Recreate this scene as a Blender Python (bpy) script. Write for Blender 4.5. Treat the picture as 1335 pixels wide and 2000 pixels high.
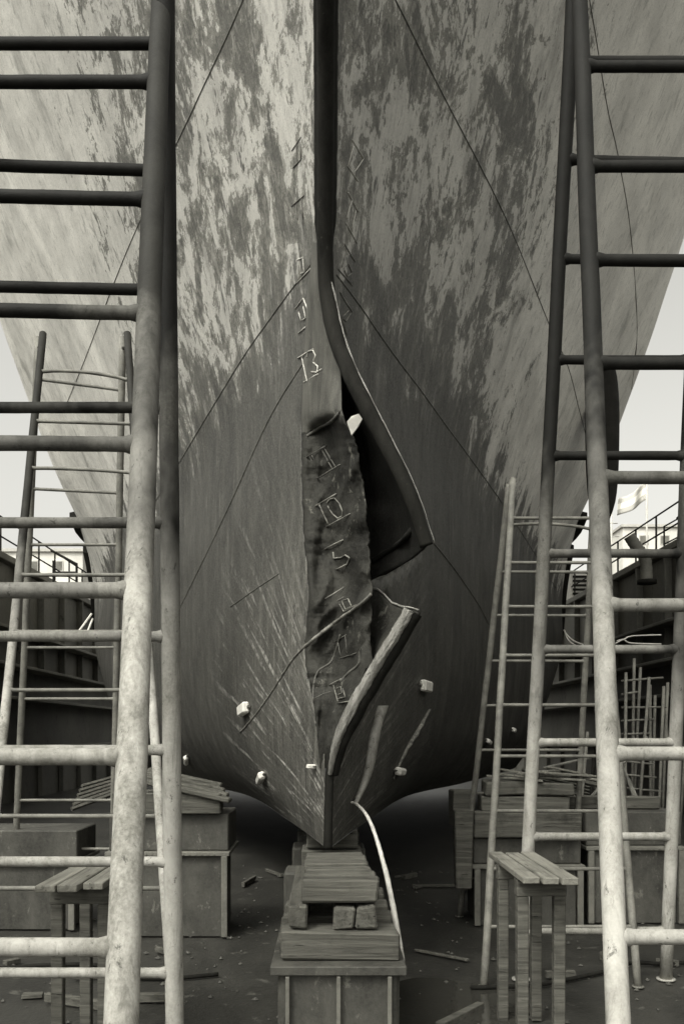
import bpy, math, random
from mathutils import Vector, noise
from mathutils.bvhtree import BVHTree
random.seed(7)
S = bpy.context.scene
for o in list(bpy.data.objects): bpy.data.objects.remove(o)
COL = S.collection
# ------------------------------------------------------------------ camera
F = 1700.0; CX = 641.0; HY = 1430.0; CH = 2.0          # focal length in photo pixels, vanishing point, eye height
cam_d = bpy.data.cameras.new('camera'); cam = bpy.data.objects.new('camera', cam_d); COL.objects.link(cam)
cam.location = (0, 0, CH); cam.rotation_euler = (math.pi/2, 0, 0)
cam_d.sensor_fit = 'VERTICAL'; cam_d.sensor_height = 36; cam_d.lens = 36*F/2000
cam_d.shift_x = (667.5-CX)/2000; cam_d.shift_y = (HY-1000)/2000
cam_d.clip_end = 2000; cam_d.clip_start = .05
S.camera = cam
def P(px, py, Y): return Vector(((px-CX)*Y/F, Y, CH+(HY-py)*Y/F))
def proj(v): return (CX+v.x*F/v.y, HY-(v.z-CH)*F/v.y)
# ------------------------------------------------------------------ world, sun, exposure
W = bpy.data.worlds.new('World'); S.world = W; W.use_nodes = True
nt = W.node_tree; nt.nodes.clear()
SUN_EL, SUN_AZ = math.radians(51), math.radians(214)     # azimuth measured clockwise from +Y
sky = nt.nodes.new('ShaderNodeTexSky'); sky.sky_type = 'NISHITA'; sky.sun_disc = False
sky.sun_elevation = SUN_EL; sky.sun_rotation = SUN_AZ; sky.dust_density = 6; sky.air_density = 1.5
bw = nt.nodes.new('ShaderNodeRGBToBW'); tint = nt.nodes.new('ShaderNodeMix'); tint.data_type = 'RGBA'; tint.blend_type = 'MULTIPLY'
tint.inputs[0].default_value = 1; tint.inputs[7].default_value = (1.4, 1.39, 1.30, 1)
bg = nt.nodes.new('ShaderNodeBackground'); out = nt.nodes.new('ShaderNodeOutputWorld')
nt.links.new(sky.outputs[0], bw.inputs[0]); nt.links.new(bw.outputs[0], tint.inputs[6])
nt.links.new(tint.outputs[2], bg.inputs[0]); nt.links.new(bg.outputs[0], out.inputs[0]); bg.inputs[1].default_value = .15
sd = bpy.data.lights.new('sun', 'SUN'); sun = bpy.data.objects.new('sun', sd); COL.objects.link(sun)
sd.energy = 1.1; sd.angle = math.radians(12); sd.color = (1, .985, .93)
sdir = Vector((math.sin(SUN_AZ)*math.cos(SUN_EL), math.cos(SUN_AZ)*math.cos(SUN_EL), math.sin(SUN_EL)))
sun.rotation_euler = sdir.to_track_quat('Z', 'Y').to_euler()
S.render.engine = 'CYCLES'
S.view_settings.view_transform = 'Standard'; S.view_settings.look = 'None'
S.view_settings.exposure = 0.5; S.view_settings.gamma = 1
# ------------------------------------------------------------------ materials
def g(v, w=1.0): return (v*1.03, v, v*(.86 if v < .3 else .91), 1)
class N:
    def __init__(s, name, rough=.7, spec=.3):
        s.m = bpy.data.materials.new(name); s.m.use_nodes = True; s.t = s.m.node_tree
        s.b = s.t.nodes['Principled BSDF']; s.b.inputs['Roughness'].default_value = rough
        s.b.inputs['Specular IOR Level'].default_value = spec
        s.geo = s.t.nodes.new('ShaderNodeNewGeometry'); s.pos = s.geo.outputs['Position']
    def node(s, k): return s.t.nodes.new(k)
    def ln(s, a, b): s.t.links.new(a, b)
    def setin(s, inp, v):
        if hasattr(v, 'is_linked'): s.ln(v, inp)
        else: inp.default_value = v
    def math(s, op, a, b=0, c=0, clamp=False):
        n = s.node('ShaderNodeMath'); n.operation = op; n.use_clamp = clamp
        s.setin(n.inputs[0], a); s.setin(n.inputs[1], b); s.setin(n.inputs[2], c); return n.outputs[0]
    def sep(s):
        n = s.node('ShaderNodeSeparateXYZ'); s.ln(s.pos, n.inputs[0]); return n.outputs
    def comb(s, x, y, z):
        n = s.node('ShaderNodeCombineXYZ')
        for i, v in enumerate((x, y, z)): s.setin(n.inputs[i], v)
        return n.outputs[0]
    def scale(s, v, sc):
        n = s.node('ShaderNodeMapping'); s.ln(v, n.inputs[0]); n.inputs[3].default_value = sc; return n.outputs[0]
    def noise(s, sc=(1, 1, 1), scale=1, detail=6, rough=.6, dist=0, vec=None):
        n = s.node('ShaderNodeTexNoise'); s.ln(s.scale(vec or s.pos, sc), n.inputs['Vector'])
        n.inputs['Scale'].default_value = scale; n.inputs['Detail'].default_value = detail
        n.inputs['Roughness'].default_value = rough; n.inputs['Distortion'].default_value = dist; return n.outputs['Fac']
    def ramp(s, f, a, b, lo=0., hi=1.):
        n = s.node('ShaderNodeMapRange'); n.clamp = True; s.ln(f, n.inputs[0])
        n.inputs[1].default_value = a; n.inputs[2].default_value = b; n.inputs[3].default_value = lo; n.inputs[4].default_value = hi
        return n.outputs[0]
    def mix(s, f, a, b):
        n = s.node('ShaderNodeMix'); n.data_type = 'RGBA'; s.setin(n.inputs[0], f)
        s.setin(n.inputs[6], a); s.setin(n.inputs[7], b); return n.outputs[2]
    def col(s, c): s.setin(s.b.inputs['Base Color'], c)
    def bump(s, h, strength=.3, dist=.02):
        n = s.node('ShaderNodeBump'); n.inputs['Strength'].default_value = strength; n.inputs['Distance'].default_value = dist
        s.ln(h, n.inputs['Height']); s.ln(n.outputs[0], s.b.inputs['Normal'])

def mat_hull():
    n = N('hull_paint', .62, .3); X, Y, Z = n.sep()
    # flaking topside paint: patches stretched down the plating
    p1 = n.noise((1.3, 1.0, .95), 1.25, 13, .70, .9)
    p2 = n.noise((1.8, 1.5, .80), 3.2, 11, .76, .8)
    p3 = n.noise((6, 5.0, .8), 3.0, 5, .6)
    fine = n.noise((1, 1, 1), 55, 5, .75)
    mid = n.noise((1.2, 1, .75), 8, 9, .78, .4)
    blot = n.noise((1, 1, .8), .9, 6, .6, .2)
    f = n.math('ADD', n.math('MULTIPLY', p1, .66), n.math('MULTIPLY', p2, .34))
    f = n.math('ADD', f, n.math('MULTIPLY', n.math('SUBTRACT', mid, .5), .36))
    # topside far aft is freshly painted and smooth, so patches fade with distance from the stem
    aft = n.ramp(n.math('ADD', n.math('MULTIPLY', Y, .7), n.math('MULTIPLY', Z, .42)), 10.4, 13.0)
    f = n.math('ADD', f, n.math('MULTIPLY', aft, .16))
    f = n.math('SUBTRACT', f, n.ramp(Z, 7.2, 5.2, 0, .035))
    pale = n.ramp(f, .498, .512)
    mids = n.ramp(f, .452, .468)
    vdark = n.ramp(n.noise((3, 2.4, .5), 2.2, 9, .74, .4), .575, .61)
    tone = n.mix(n.ramp(p3, .3, .7), g(.32), g(.48)); tone = n.mix(n.ramp(blot, .42, .62, 0, .5), tone, g(.58))
    tone = n.mix(n.math('MULTIPLY', aft, .8), tone, n.mix(n.ramp(blot, .38, .6), g(.55), g(.78)))
    mt = n.mix(n.ramp(blot, .4, .6), g(.13), g(.21))
    c = n.mix(mids, n.mix(n.ramp(p3, .35, .65), g(.06), g(.105)), mt); c = n.mix(pale, c, tone)
    edge = n.math('MULTIPLY', n.math('MULTIPLY', n.ramp(f, .484, .496), n.ramp(f, .502, .498)), .6)   # dark chipped rims of the pale paint
    c = n.mix(edge, c, g(.06))
    c = n.mix(n.math('MULTIPLY', vdark, n.math('SUBTRACT', .9, n.math('MULTIPLY', aft, .75))), c, g(.05))
    # weather streaks running down the plating
    st = n.noise((9, 8, .30), 1.3, 8, .68)
    c = n.mix(n.ramp(st, .54, .72, 0, .55), c, g(.07)); c = n.mix(n.ramp(st, .44, .30, 0, .45), c, g(.5))
    sm = n.noise((1.6, 1.3, .35), 1.1, 5, .6, .3); c = n.mix(n.ramp(sm, .58, .74, 0, .65), c, g(.10))
    # antifouling below the waterline
    af = n.mix(n.ramp(n.noise((4, 3.2, .5), 1.8, 7, .7), .32, .7), g(.026), g(.064))
    af = n.mix(n.math('MULTIPLY', n.ramp(mid, .60, .66), .5), af, g(.10))
    af = n.mix(n.math('MULTIPLY', n.ramp(n.noise((1, 1, 1), 30, 3, .6), .70, .74), .8), af, g(.26))
    af = n.mix(n.ramp(n.noise((1.5, 1.3, .6), 1.3, 7, .7, .6), .48, .60, 0, .7), af, g(.020))
    af = n.mix(n.ramp(n.noise((5, 4.2, .6), 2.3, 8, .75, .3), .57, .66, 0, .6), af, g(.13))
    wl = n.noise((1.5, 1.4, .35), 1.4, 10, .74, .6)
    lim = n.math('ADD', n.math('MULTIPLY', wl, 4.2), n.math('MULTIPLY', mid, 2.2))
    dz = n.math('SUBTRACT', Z, lim)
    wfac = n.math('ADD', n.ramp(dz, 1.9, 3.5, 0, .35), n.ramp(dz, 2.62, 2.75, 0, .65))
    c = n.mix(wfac, af, c)
    # scrapes fanning out from the forefoot along the lower plating
    a = n.math('ARCTAN2', n.math('SUBTRACT', Z, 1.02), n.math('SUBTRACT', Y, 5.7))
    r = n.math('SQRT', n.math('ADD', n.math('POWER', n.math('SUBTRACT', Y, 5.7), 2), n.math('POWER', n.math('SUBTRACT', Z, 1.02), 2)))
    v = n.comb(n.math('MULTIPLY', a, 34), n.math('MULTIPLY', r, .42), n.math('MULTIPLY', n.math('SIGN', X), 4.7))
    s1 = n.ramp(n.noise((1, 1, 1), 1.3, 7, .68, 0, v), .54, .60)
    s1 = n.math('MULTIPLY', s1, n.ramp(n.noise((1, 1, 1), 11, 4, .7), .40, .58))
    msk = n.math('MULTIPLY', n.ramp(r, 5.4, 2.4), n.ramp(a, 1.0, .6))
    msk = n.math('MULTIPLY', msk, n.ramp(X, .25, -.05, .28, 1.0))
    c = n.mix(n.math('MULTIPLY', s1, msk), c, g(.52))
    s2 = n.ramp(n.noise((2.2, 1.3, 1), 1.9, 9, .78, .6, v), .45, .70)
    c = n.mix(n.math('MULTIPLY', n.math('MULTIPLY', s2, .5), n.ramp(r, 6, 2.5)), c, g(.17))
    c = n.mix(n.math('MULTIPLY', n.ramp(n.noise((5, 5, .5), 2.2, 7, .72, .2), .46, .64, 0, .55), n.math('MULTIPLY', n.math('MULTIPLY', n.ramp(X, .02, -.04), n.ramp(Y, 9.6, 7.2)), n.ramp(Z, 4.6, 3.2))), c, g(.2))
    c = n.mix(n.ramp(fine, .44, .72, .0, .26), c, g(.38)); c = n.mix(n.ramp(n.noise((1, 1, .8), 70, 4, .8), .52, .68, 0, .5), c, g(.03))
    n.col(c)
    h = n.math('ADD', n.math('MULTIPLY', n.noise((1, 1, .8), 1.6, 3, .5), 2.2), n.math('MULTIPLY', fine, .22))
    h = n.math('ADD', h, n.math('MULTIPLY', n.math('MULTIPLY', n.math('SINE', n.math('MULTIPLY', Y, 10.5)), n.noise((.7, .7, .7), 1, 3, .5)), .55))   # plating hollowed between the frames
    h = n.math('ADD', h, n.math('MULTIPLY', pale, .12)); h = n.math('ADD', h, n.math('MULTIPLY', mid, .35))
    n.bump(h, .55, .03); return n.m

def mat_simple(name, lo, hi, sc=(1, 1, 1), scale=6, rough=.7, spec=.3, bs=.4, bd=.01, speck=None, a=.35, b=.65):
    n = N(name, rough, spec); f = n.noise(sc, scale, 8, .68, .2)
    c = n.mix(n.ramp(f, a, b), g(lo), g(hi)); fine = n.noise((1, 1, 1), scale*12, 4, .7)
    c = n.mix(n.ramp(fine, .35, .8, 0, .3), c, g(min(hi*1.5, .8)))
    if speck is not None:
        s = n.noise((1, 1, .6), scale*2.7, 6, .75, .3); c = n.mix(n.math('MULTIPLY', n.ramp(s, .60, .66), .85), c, g(speck))
    n.col(c); n.bump(n.math('ADD', n.math('MULTIPLY', f, .6), n.math('MULTIPLY', fine, .5)), bs, bd); return n.m

def mat_wood(name, lo, hi, sc):
    n = N(name, .85, .15); f = n.noise(sc, 3, 9, .7, .8); f2 = n.noise((1, 1, 1), 5, 5, .6)
    c = n.mix(n.ramp(f, .3, .7), g(lo), g(hi)); c = n.mix(n.math('MULTIPLY', n.ramp(f2, .55, .7), .6), c, g(lo*.6))
    cr = n.ramp(n.noise(sc, 7, 4, .6, .3), .66, .69); c = n.mix(cr, c, g(.02)); n.col(c)
    n.bump(n.math('SUBTRACT', f, cr), .7, .012); return n.m

def mat_pipe(name, lo, hi, top, z0, z1, speck, scale=5.5):
    n = N(name, .72, .18); X, Y, Z = n.sep(); f = n.noise((1.2, 1.2, .7), scale, 9, .7, .5); dr = n.noise((9, 9, .7), 2, 7, .72, .3); big = n.noise((1, 1, .6), 1.7, 4, .6)
    c = n.mix(n.ramp(n.math('ADD', n.math('MULTIPLY', f, .5), n.math('MULTIPLY', big, .5)), .40, .60), g(lo), g(hi)); fine = n.noise((1, 1, 1), 70, 4, .7)
    c = n.mix(n.ramp(fine, .35, .8, 0, .35), c, g(min(hi*1.3, .8)))
    c = n.mix(n.ramp(dr, .52, .68, 0, .6), c, g(lo*.7)); s = n.noise((1, 1, .5), scale*3, 6, .78, .4); c = n.mix(n.math('MULTIPLY', n.ramp(s, .60, .65), .8), c, g(speck))
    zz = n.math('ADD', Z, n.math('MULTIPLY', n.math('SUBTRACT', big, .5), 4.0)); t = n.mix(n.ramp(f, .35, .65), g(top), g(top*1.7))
    c = n.mix(n.ramp(zz, z0, z1), c, t); n.col(c)  # shade under the hull overhang painted in: pipe colour darkens with height
    n.bump(n.math('ADD', n.math('MULTIPLY', f, .6), n.math('MULTIPLY', fine, .5)), .55, .006); return n.m

M = {}
M['hull'] = mat_hull()
M['stem'] = mat_simple('blackened_stem_steel', .008, .02, (1, 1, .35), 7, .85, .08, .5, .01, .035)
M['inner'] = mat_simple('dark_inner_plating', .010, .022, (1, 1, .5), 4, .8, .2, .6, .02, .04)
M['torn'] = mat_simple('scraped_steel', .10, .34, (1.5, 1, .3), 9, .55, .4, 1, .02, .04)
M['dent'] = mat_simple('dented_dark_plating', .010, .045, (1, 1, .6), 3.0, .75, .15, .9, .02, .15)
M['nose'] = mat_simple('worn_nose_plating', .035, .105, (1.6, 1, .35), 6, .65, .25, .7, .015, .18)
M['bead'] = mat_simple('weld_bead', .035, .27, (1, 1, 1), 16, .6, .4, .6, .005)
M['beaddk'] = mat_simple('painted_weld_bead', .03, .13, (1, 1, 1), 14, .6, .4, .6, .005)
M['seamdk'] = mat_simple('dark_seam', .03, .12, (1, 1, 1), 14, .6, .4, .6, .005)
M['markw'] = mat_simple('white_mark_paint', .12, .62, (1, 1, 1), 14, .7, .3, .4, .004, .15)
M['bright'] = mat_simple('bright_torn_steel', .16, .5, (1, 1, .4), 6, .5, .4, .8, .015, .08)
M['zinc'] = mat_simple('zinc', .6, .8, (1, 1, 1), 14, .75, .3, .4, .006)
M['pipe'] = mat_pipe('mottled_pipe_shaded_top', .14, .52, .018, 2.1, 3.7, .06)  # whitish mottling low down, overhang shade painted into the upper part
M['pipedk'] = mat_pipe('weathered_grey_pipe_shaded_top', .16, .46, .008, 1.5, 3.9, .08)
M['rung'] = mat_pipe('rough_rung_pipe_shaded_top', .14, .36, .009, 1.9, 3.8, .07, 8)
M['thin'] = mat_simple('thin_pipe', .08, .20, (1, 1, 1), 7, .65, .3, .4, .004)
M['wood'] = mat_wood('weathered_timber', .04, .15, (.5, 6, 9))
M['woody'] = mat_wood('long_timber', .04, .14, (6, .5, 9))
M['woodpale'] = mat_wood('pale_plank', .10, .26, (7, .4, 7))
M['steel'] = mat_simple('painted_block_steel', .028, .085, (1, 1, .5), 3.0, .65, .3, .6, .012, .15)
M['floor'] = mat_simple('wet_concrete', .016, .042, (1, .5, 1), 1.6, .5, .4, .6, .03, .09)
M['wall'] = mat_simple('dock_wall_steel', .06, .125, (1, .4, .3), 1.2, .7, .3, .4, .02, .03)
M['ledge'] = mat_simple('dock_ledge_steel', .09, .17, (1, .4, 1), 2.5, .7, .3, .4, .02)
M['pale'] = mat_simple('pale_building', .55, .72, (1, 1, .4), .5, .8, .2, .1, .02)
M['palegrey'] = mat_simple('pale_grey_steel', .34, .5, (1, 1, .4), .8, .8, .2, .1, .02)
M['dk'] = mat_simple('dark_paint', .010, .022, (1, 1, 1), 3, .8, .1, .3, .01)
M['cable'] = mat_simple('pale_hose', .5, .7, (1, 1, 1), 8, .6, .3, .2, .004)
def mat_water():
    n = N('falling_water', .12, .6); f = n.noise((30, 30, 3.5), 1.2, 6, .7)
    n.col(n.mix(n.ramp(f, .35, .62), g(.6), g(.95))); n.b.inputs['Transmission Weight'].default_value = .25
    n.bump(f, .8, .02); return n.m
M['water'] = mat_water()
def mat_puddle():
    n = N('puddle', .06, .6); n.col(g(.035)); n.bump(n.noise((1, 1, 1), 9, 3, .5), .25, .01); return n.m
M['puddle'] = mat_puddle()
def mat_flag():
    n = N('flag_cloth', .9, .1); t = n.node('ShaderNodeTexCoord'); s_ = n.node('ShaderNodeSeparateXYZ')
    n.ln(t.outputs['UV'], s_.inputs[0]); v = s_.outputs[1]
    c = n.mix(n.ramp(v, .33, .34), g(.45), g(.8)); c = n.mix(n.ramp(v, .66, .67), c, g(.5)); n.col(c); return n.m
M['flag'] = mat_flag()
# ------------------------------------------------------------------ object helpers
def wl(o):
    v = Vector((0, 0, 0))
    while o is not None: v += o.location; o = o.parent
    return v
def link_mesh(name, verts, faces, mat, parent=None, smooth=False, uvs=None, origin=None):
    me = bpy.data.meshes.new(name); off = wl(parent) if parent else Vector((0, 0, 0))
    org = Vector(origin) if origin is not None else off
    me.from_pydata([tuple(Vector(v)-org) for v in verts], [], faces); me.update()
    me.materials.append(mat)
    if smooth:
        me.polygons.foreach_set('use_smooth', [True]*len(me.polygons))
    if uvs:
        u = me.uv_layers.new(name='UVMap')
        for l in me.loops: u.data[l.index].uv = uvs[l.vertex_index]
    o = bpy.data.objects.new(name, me); COL.objects.link(o)
    if parent: o.parent = parent
    o.location = org-off
    return o
def tag(o, label, cat, group=None):
    o['label'] = label; o['category'] = cat
    if group: o['group'] = group
    return o
def root(name, loc, label, cat, group=None):
    o = bpy.data.objects.new(name, None); COL.objects.link(o); o.location = loc; o.empty_display_size = .2
    return tag(o, label, cat, group)
def struct(o, kind='structure'): o['kind'] = kind; return o
class MB:
    def __init__(s): s.v = []; s.f = []
    def tube(s, pts, rad, n=14, jit=0.0, cap=True, flat=1.0):
        pts = [Vector(p) for p in pts]; k = len(pts)
        rad = rad if isinstance(rad, (list, tuple)) else [rad]*k
        base = len(s.v); prev = None
        for i, p in enumerate(pts):
            t = (pts[min(i+1, k-1)]-pts[max(i-1, 0)]).normalized()
            if prev is None:
                a = Vector((0, 0, 1)) if abs(t.z) < .8 else Vector((1, 0, 0)); u = t.cross(a).normalized()
            else: u = (prev - t*prev.dot(t)).normalized()
            w = t.cross(u).normalized(); prev = u
            for j in range(n):
                an = 2*math.pi*j/n; d = (u*math.cos(an)+w*math.sin(an)*flat)
                rr = rad[i]*(1+jit*noise.noise(p*9+d*1.3)) if jit else rad[i]
                s.v.append(p+d*rr)
        for i in range(k-1):
            for j in range(n):
                a = base+i*n+j; b = base+i*n+(j+1) % n
                s.f.append((a, b, b+n, a+n))
        if cap:
            s.f.append(tuple(base+j for j in range(n-1, -1, -1))); s.f.append(tuple(base+(k-1)*n+j for j in range(n)))
        return s
    def box(s, lo, hi, jit=0.0, bev=.008, rot=0, tilt=0, roll=0):
        lo = Vector(lo); hi = Vector(hi); c = (lo+hi)/2; h = (hi-lo)/2; b = min(bev, min(h)*.45)
        from mathutils import Euler
        R = Euler((roll, tilt, rot)).to_matrix(); base = len(s.v); idx = {}
        def vert(sx, sy, sz, ax):
            q = Vector((sx*(h.x-(0 if ax == 0 else b)), sy*(h.y-(0 if ax == 1 else b)), sz*(h.z-(0 if ax == 2 else b))))
            q = q+Vector((noise.noise((c+q)*5.1), noise.noise((c+q)*5.1+Vector((9, 0, 0))), noise.noise((c+q)*5.1+Vector((0, 9, 0)))))*jit
            idx[(sx, sy, sz, ax)] = len(s.v); s.v.append(c+R@q)
        for sx in (-1, 1):
            for sy in (-1, 1):
                for sz in (-1, 1):
                    for ax in range(3): vert(sx, sy, sz, ax)
        I = idx; F_ = s.f
        for ax in range(3):
            o1, o2 = (ax+1) % 3, (ax+2) % 3
            for sg in (-1, 1):
                q = []
                for a, bb in ((-1, -1), (1, -1), (1, 1), (-1, 1)):
                    k = [0, 0, 0]; k[ax] = sg; k[o1] = a; k[o2] = bb; q.append(I[(*k, ax)])
                F_.append(tuple(q if sg > 0 else q[::-1]))
        for ax in range(3):
            o1, o2 = (ax+1) % 3, (ax+2) % 3
            for a in (-1, 1):
                for bb in (-1, 1):
                    k0 = [0, 0, 0]; k0[o1] = a; k0[o2] = bb; k1 = list(k0); k0[ax] = -1; k1[ax] = 1
                    q = (I[(*k0, o1)], I[(*k1, o1)], I[(*k1, o2)], I[(*k0, o2)])
                    F_.append(q if a*bb > 0 else q[::-1])
        for sx in (-1, 1):
            for sy in (-1, 1):
                for sz in (-1, 1):
                    q = tuple(I[(sx, sy, sz, a)] for a in range(3)); F_.append(q if sx*sy*sz > 0 else q[::-1])
        return s
    def build(s, name, mat, parent=None, smooth=False, origin=None):
        return link_mesh(name, s.v, s.f, mat, parent, smooth, origin=origin)
def smooth_path(pts, n=6):
    pts = [Vector(p) for p in pts]; out_ = []
    for i in range(len(pts)-1):
        p0 = pts[max(i-1, 0)]; p1 = pts[i]; p2 = pts[i+1]; p3 = pts[min(i+2, len(pts)-1)]
        for k in range(n):
            t = k/n; out_.append(.5*((2*p1)+(p2-p0)*t+(2*p0-5*p1+4*p2-p3)*t*t+(3*p1-p0-3*p2+p3)*t**3))
    out_.append(pts[-1]); return out_
# ------------------------------------------------------------------ ground
fl = MB(); nx, ny = 60, 90
for j in range(ny+1):
    for i in range(nx+1):
        x = -9+18*i/nx; y = -8+68*(j/ny)**1.4
        fl.v.append(Vector((x, y, .012*noise.noise(Vector((x, y, 0))*1.7)-.01)))
for j in range(ny):
    for i in range(nx):
        a = j*(nx+1)+i; fl.f.append((a, a+1, a+nx+2, a+nx+1))
struct(fl.build('dock_floor', M['floor'], smooth=True))
gr = MB(); gr.v = [(-900, -900, -.12), (900, -900, -.12), (900, 1200, -.12), (-900, 1200, -.12)]; gr.f = [(0, 1, 2, 3)]
struct(gr.build('ground', M['floor']))
# ------------------------------------------------------------------ ship
ship = root('ship', (0, 6.6, CH-.87), 'large ship bow in dry dock with flaking paint, bent stem bar and torn plating', 'ship')
WL = [  # (height above eye, waterline as (distance, half breadth))
 (-.87, [(6.6, .02), (8.7, .41), (12.1, 1.14), (14.8, 2.26), (19, 3.8), (23, 4.9), (30, 5.3)]),
 (-.55, [(6.65, .025), (8.8, .60), (12.1, 1.50), (14.9, 2.62), (19, 4.15), (23, 5.1), (30, 5.8)]),
 (0., [(6.75, .03), (8.9, .75), (12.2, 1.85), (15, 3.0), (19, 4.45), (23, 5.3), (30, 6.1)]),
 (1., [(6.88, .03), (9.2, .90), (12.8, 2.25), (15.8, 3.45), (19.4, 4.85), (23, 5.75), (30, 6.45)]),
 (2.2, [(6.98, .03), (9.4, .95), (13.5, 2.55), (17, 3.95), (20, 5.1), (23, 6.1), (30, 6.6)]),
 (3.66, [(6.96, .03), (9.6, 1.05), (14.1, 2.88), (18, 4.4), (21, 5.45), (23.5, 6.25), (30, 6.6)]),
 (6., [(6.15, .04), (8.5, 1.22), (10.5, 2.2), (14.4, 3.98), (17.9, 5.45), (20.5, 6.32), (30, 6.8)]),
 (8.65, [(4.9, .05), (7.2, 1.5), (10.2, 3.2), (13.2, 4.75), (15.5, 5.8), (17.2, 6.5), (19.5, 7.0), (30, 7.3)]),
 (12.2, [(2.6, .06), (5.0, 1.9), (8, 3.7), (11, 5.5), (13.5, 6.7), (16.5, 7.6), (30, 7.8)])]
def resample(pl, n):
    pts = smooth_path([Vector((a, b, 0)) for a, b in pl], 10)
    L = [0]
    for i in range(1, len(pts)): L.append(L[-1]+(pts[i]-pts[i-1]).length)
    o = []
    for k in range(n+1):
        t = (k/n)**1.7*L[-1]; i = 1
        while i < len(L)-1 and L[i] < t: i += 1
        f = (t-L[i-1])/max(L[i]-L[i-1], 1e-9); o.append(pts[i-1].lerp(pts[i], f))
    return o
NU, NV = 130, 150
RS = [resample(pl, NU) for _, pl in WL]; ZS = [z for z, _ in WL]
def catz(k, z):
    i = 0
    while i < len(ZS)-2 and z > ZS[i+1]: i += 1
    t = (z-ZS[i])/(ZS[i+1]-ZS[i]); p1 = RS[i][k]; p2 = RS[i+1][k]
    def tang(j):
        if j == 0: return (RS[1][k]-RS[0][k])/(ZS[1]-ZS[0])
        if j == len(ZS)-1: return (RS[-1][k]-RS[-2][k])/(ZS[-1]-ZS[-2])
        return (RS[j+1][k]-RS[j-1][k])/(ZS[j+1]-ZS[j-1])
    h = ZS[i+1]-ZS[i]; m1 = tang(i)*h; m2 = tang(i+1)*h
    return (2*t**3-3*t*t+1)*p1+(t**3-2*t*t+t)*m1+(-2*t**3+3*t*t)*p2+(t**3-t*t)*m2
# flap outline of the dented port nose plating: (py, left px, right px)
FL = [(470, 611, 630), (520, 606, 634), (560, 601, 638), (620, 597, 649), (700, 592, 663), (770, 589, 666), (800, 588, 666), (825, 588, 672), (850, 589, 688),
      (880, 590, 696), (950, 590, 708), (1040, 594, 717), (1100, 600, 721), (1160, 604, 724), (1220, 600, 724),
      (1262, 596, 722), (1300, 597, 716), (1340, 607, 700), (1400, 617, 676), (1450, 620, 658), (1500, 624, 646)]
# bent stem bar, centre line: (px, py, distance)
BAR = [(636, -60, 5.75), (636, 100, 6.05), (636, 230, 6.28), (635, 400, 6.55), (635, 520, 6.70), (641, 590, 6.72), (654, 655, 6.66), (679, 722, 6.55),
       (712, 790, 6.46), (748, 860, 6.40), (783, 930, 6.36), (808, 990, 6.34), (832, 1066, 6.36)]
def lerp_tab(tab, y, c):
    if y <= tab[0][0]: return tab[0][c]
    for a, b in zip(tab, tab[1:]):
        if y <= b[0]: return a[c]+(b[c]-a[c])*(y-a[0])/(b[0]-a[0])
    return tab[-1][c]
BARX = [(py, px) for px, py, _ in BAR]+[(1095, 800), (1128, 745), (1133, 700)]
def sstep(a, b, x): t = min(1, max(0, (x-a)/(b-a))); return t*t*(3-2*t)
def hull_half(sg):
    vs = []; fs = []
    for j in range(NV+1):
        z = ZS[0]+(ZS[-1]-ZS[0])*(j/NV)
        for k in range(NU+1):
            p = catz(k, z); v = Vector((sg*max(p.y, .015), p.x, CH+z))
            v += Vector((sg*.012*noise.noise(v*.8), .02*noise.noise(v*.6+Vector((3, 0, 0))), 0)) if k > 3 else Vector()
            px, py = proj(v); d = 0                      # plating stove in by the collision
            if sg < 0: d = .75*sstep(0, 16, px-lerp_tab(FL, py, 1))*sstep(800, 822, py)*(1-sstep(1400, 1480, py))
            else:
                d = .9*(1-sstep(-26, -6, px-lerp_tab(BARX, py, 1)))*sstep(585, 640, py)*(1-sstep(1112, 1128, py)) if py < 1134 else 0
                d = max(d, .9*(1-sstep(-14, 0, px-(765-(py-1165)*.25)))*sstep(1165, 1185, py)*(1-sstep(1290, 1320, py)))
            if sg > 0: d = max(d, .6*(1-sstep(-14, -4, px-lerp_tab(FL, py, 2)))*sstep(640, 700, py)*(1-sstep(1420, 1480, py)))
            v.y += d; v.x += d*.0
            vs.append(v)
    full = []; cut = []
    for j in range(NV):
        for k in range(NU):
            a = j*(NU+1)+k; q = (a, a+1, a+NU+2, a+NU+1)
            if sg > 0: q = q[::-1]
            full.append(q); c = (vs[q[0]]+vs[q[2]])/2; px, py = proj(c); drop = False
            if not drop: cut.append(q)
    return vs, full, cut
pv, pf, pc = hull_half(-1); sv, sf, sc_ = hull_half(1)
link_mesh('port_plating', pv, pc, M['hull'], ship, True)['label'] = 'pale flaking plating on the left of the stem'
link_mesh('starboard_plating', sv, sc_, M['hull'], ship, True)['label'] = 'darker shaded plating on the right of the stem'
bt = MB()
bp = [catz(k, ZS[0]) for k in range(0, NU+1, 3)]
bt.v = [Vector((-p.y, p.x, CH-.875)) for p in bp]+[Vector((p.y, p.x, CH-.875)) for p in bp]; m = len(bp)
bt.f = [(i, i+1, m+i+1, m+i) for i in range(m-1)]
bt.build('bottom_plating', M['hull'], ship)
dk_ = MB(); tp = [catz(k, ZS[-1]) for k in range(0, NU+1, 3)]
dk_.v = [Vector((-p.y, p.x, CH+12.1)) for p in tp]+[Vector((p.y, p.x, CH+12.1)) for p in tp]
dk_.f = [(i, i+1, m+i+1, m+i) for i in range(m-1)]
dk_.build('deck', M['steel'], ship)
bvp = BVHTree.FromPolygons(pv, pf); bvs = BVHTree.FromPolygons(sv, sf)
CAM = Vector((0, 0, CH))
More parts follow.
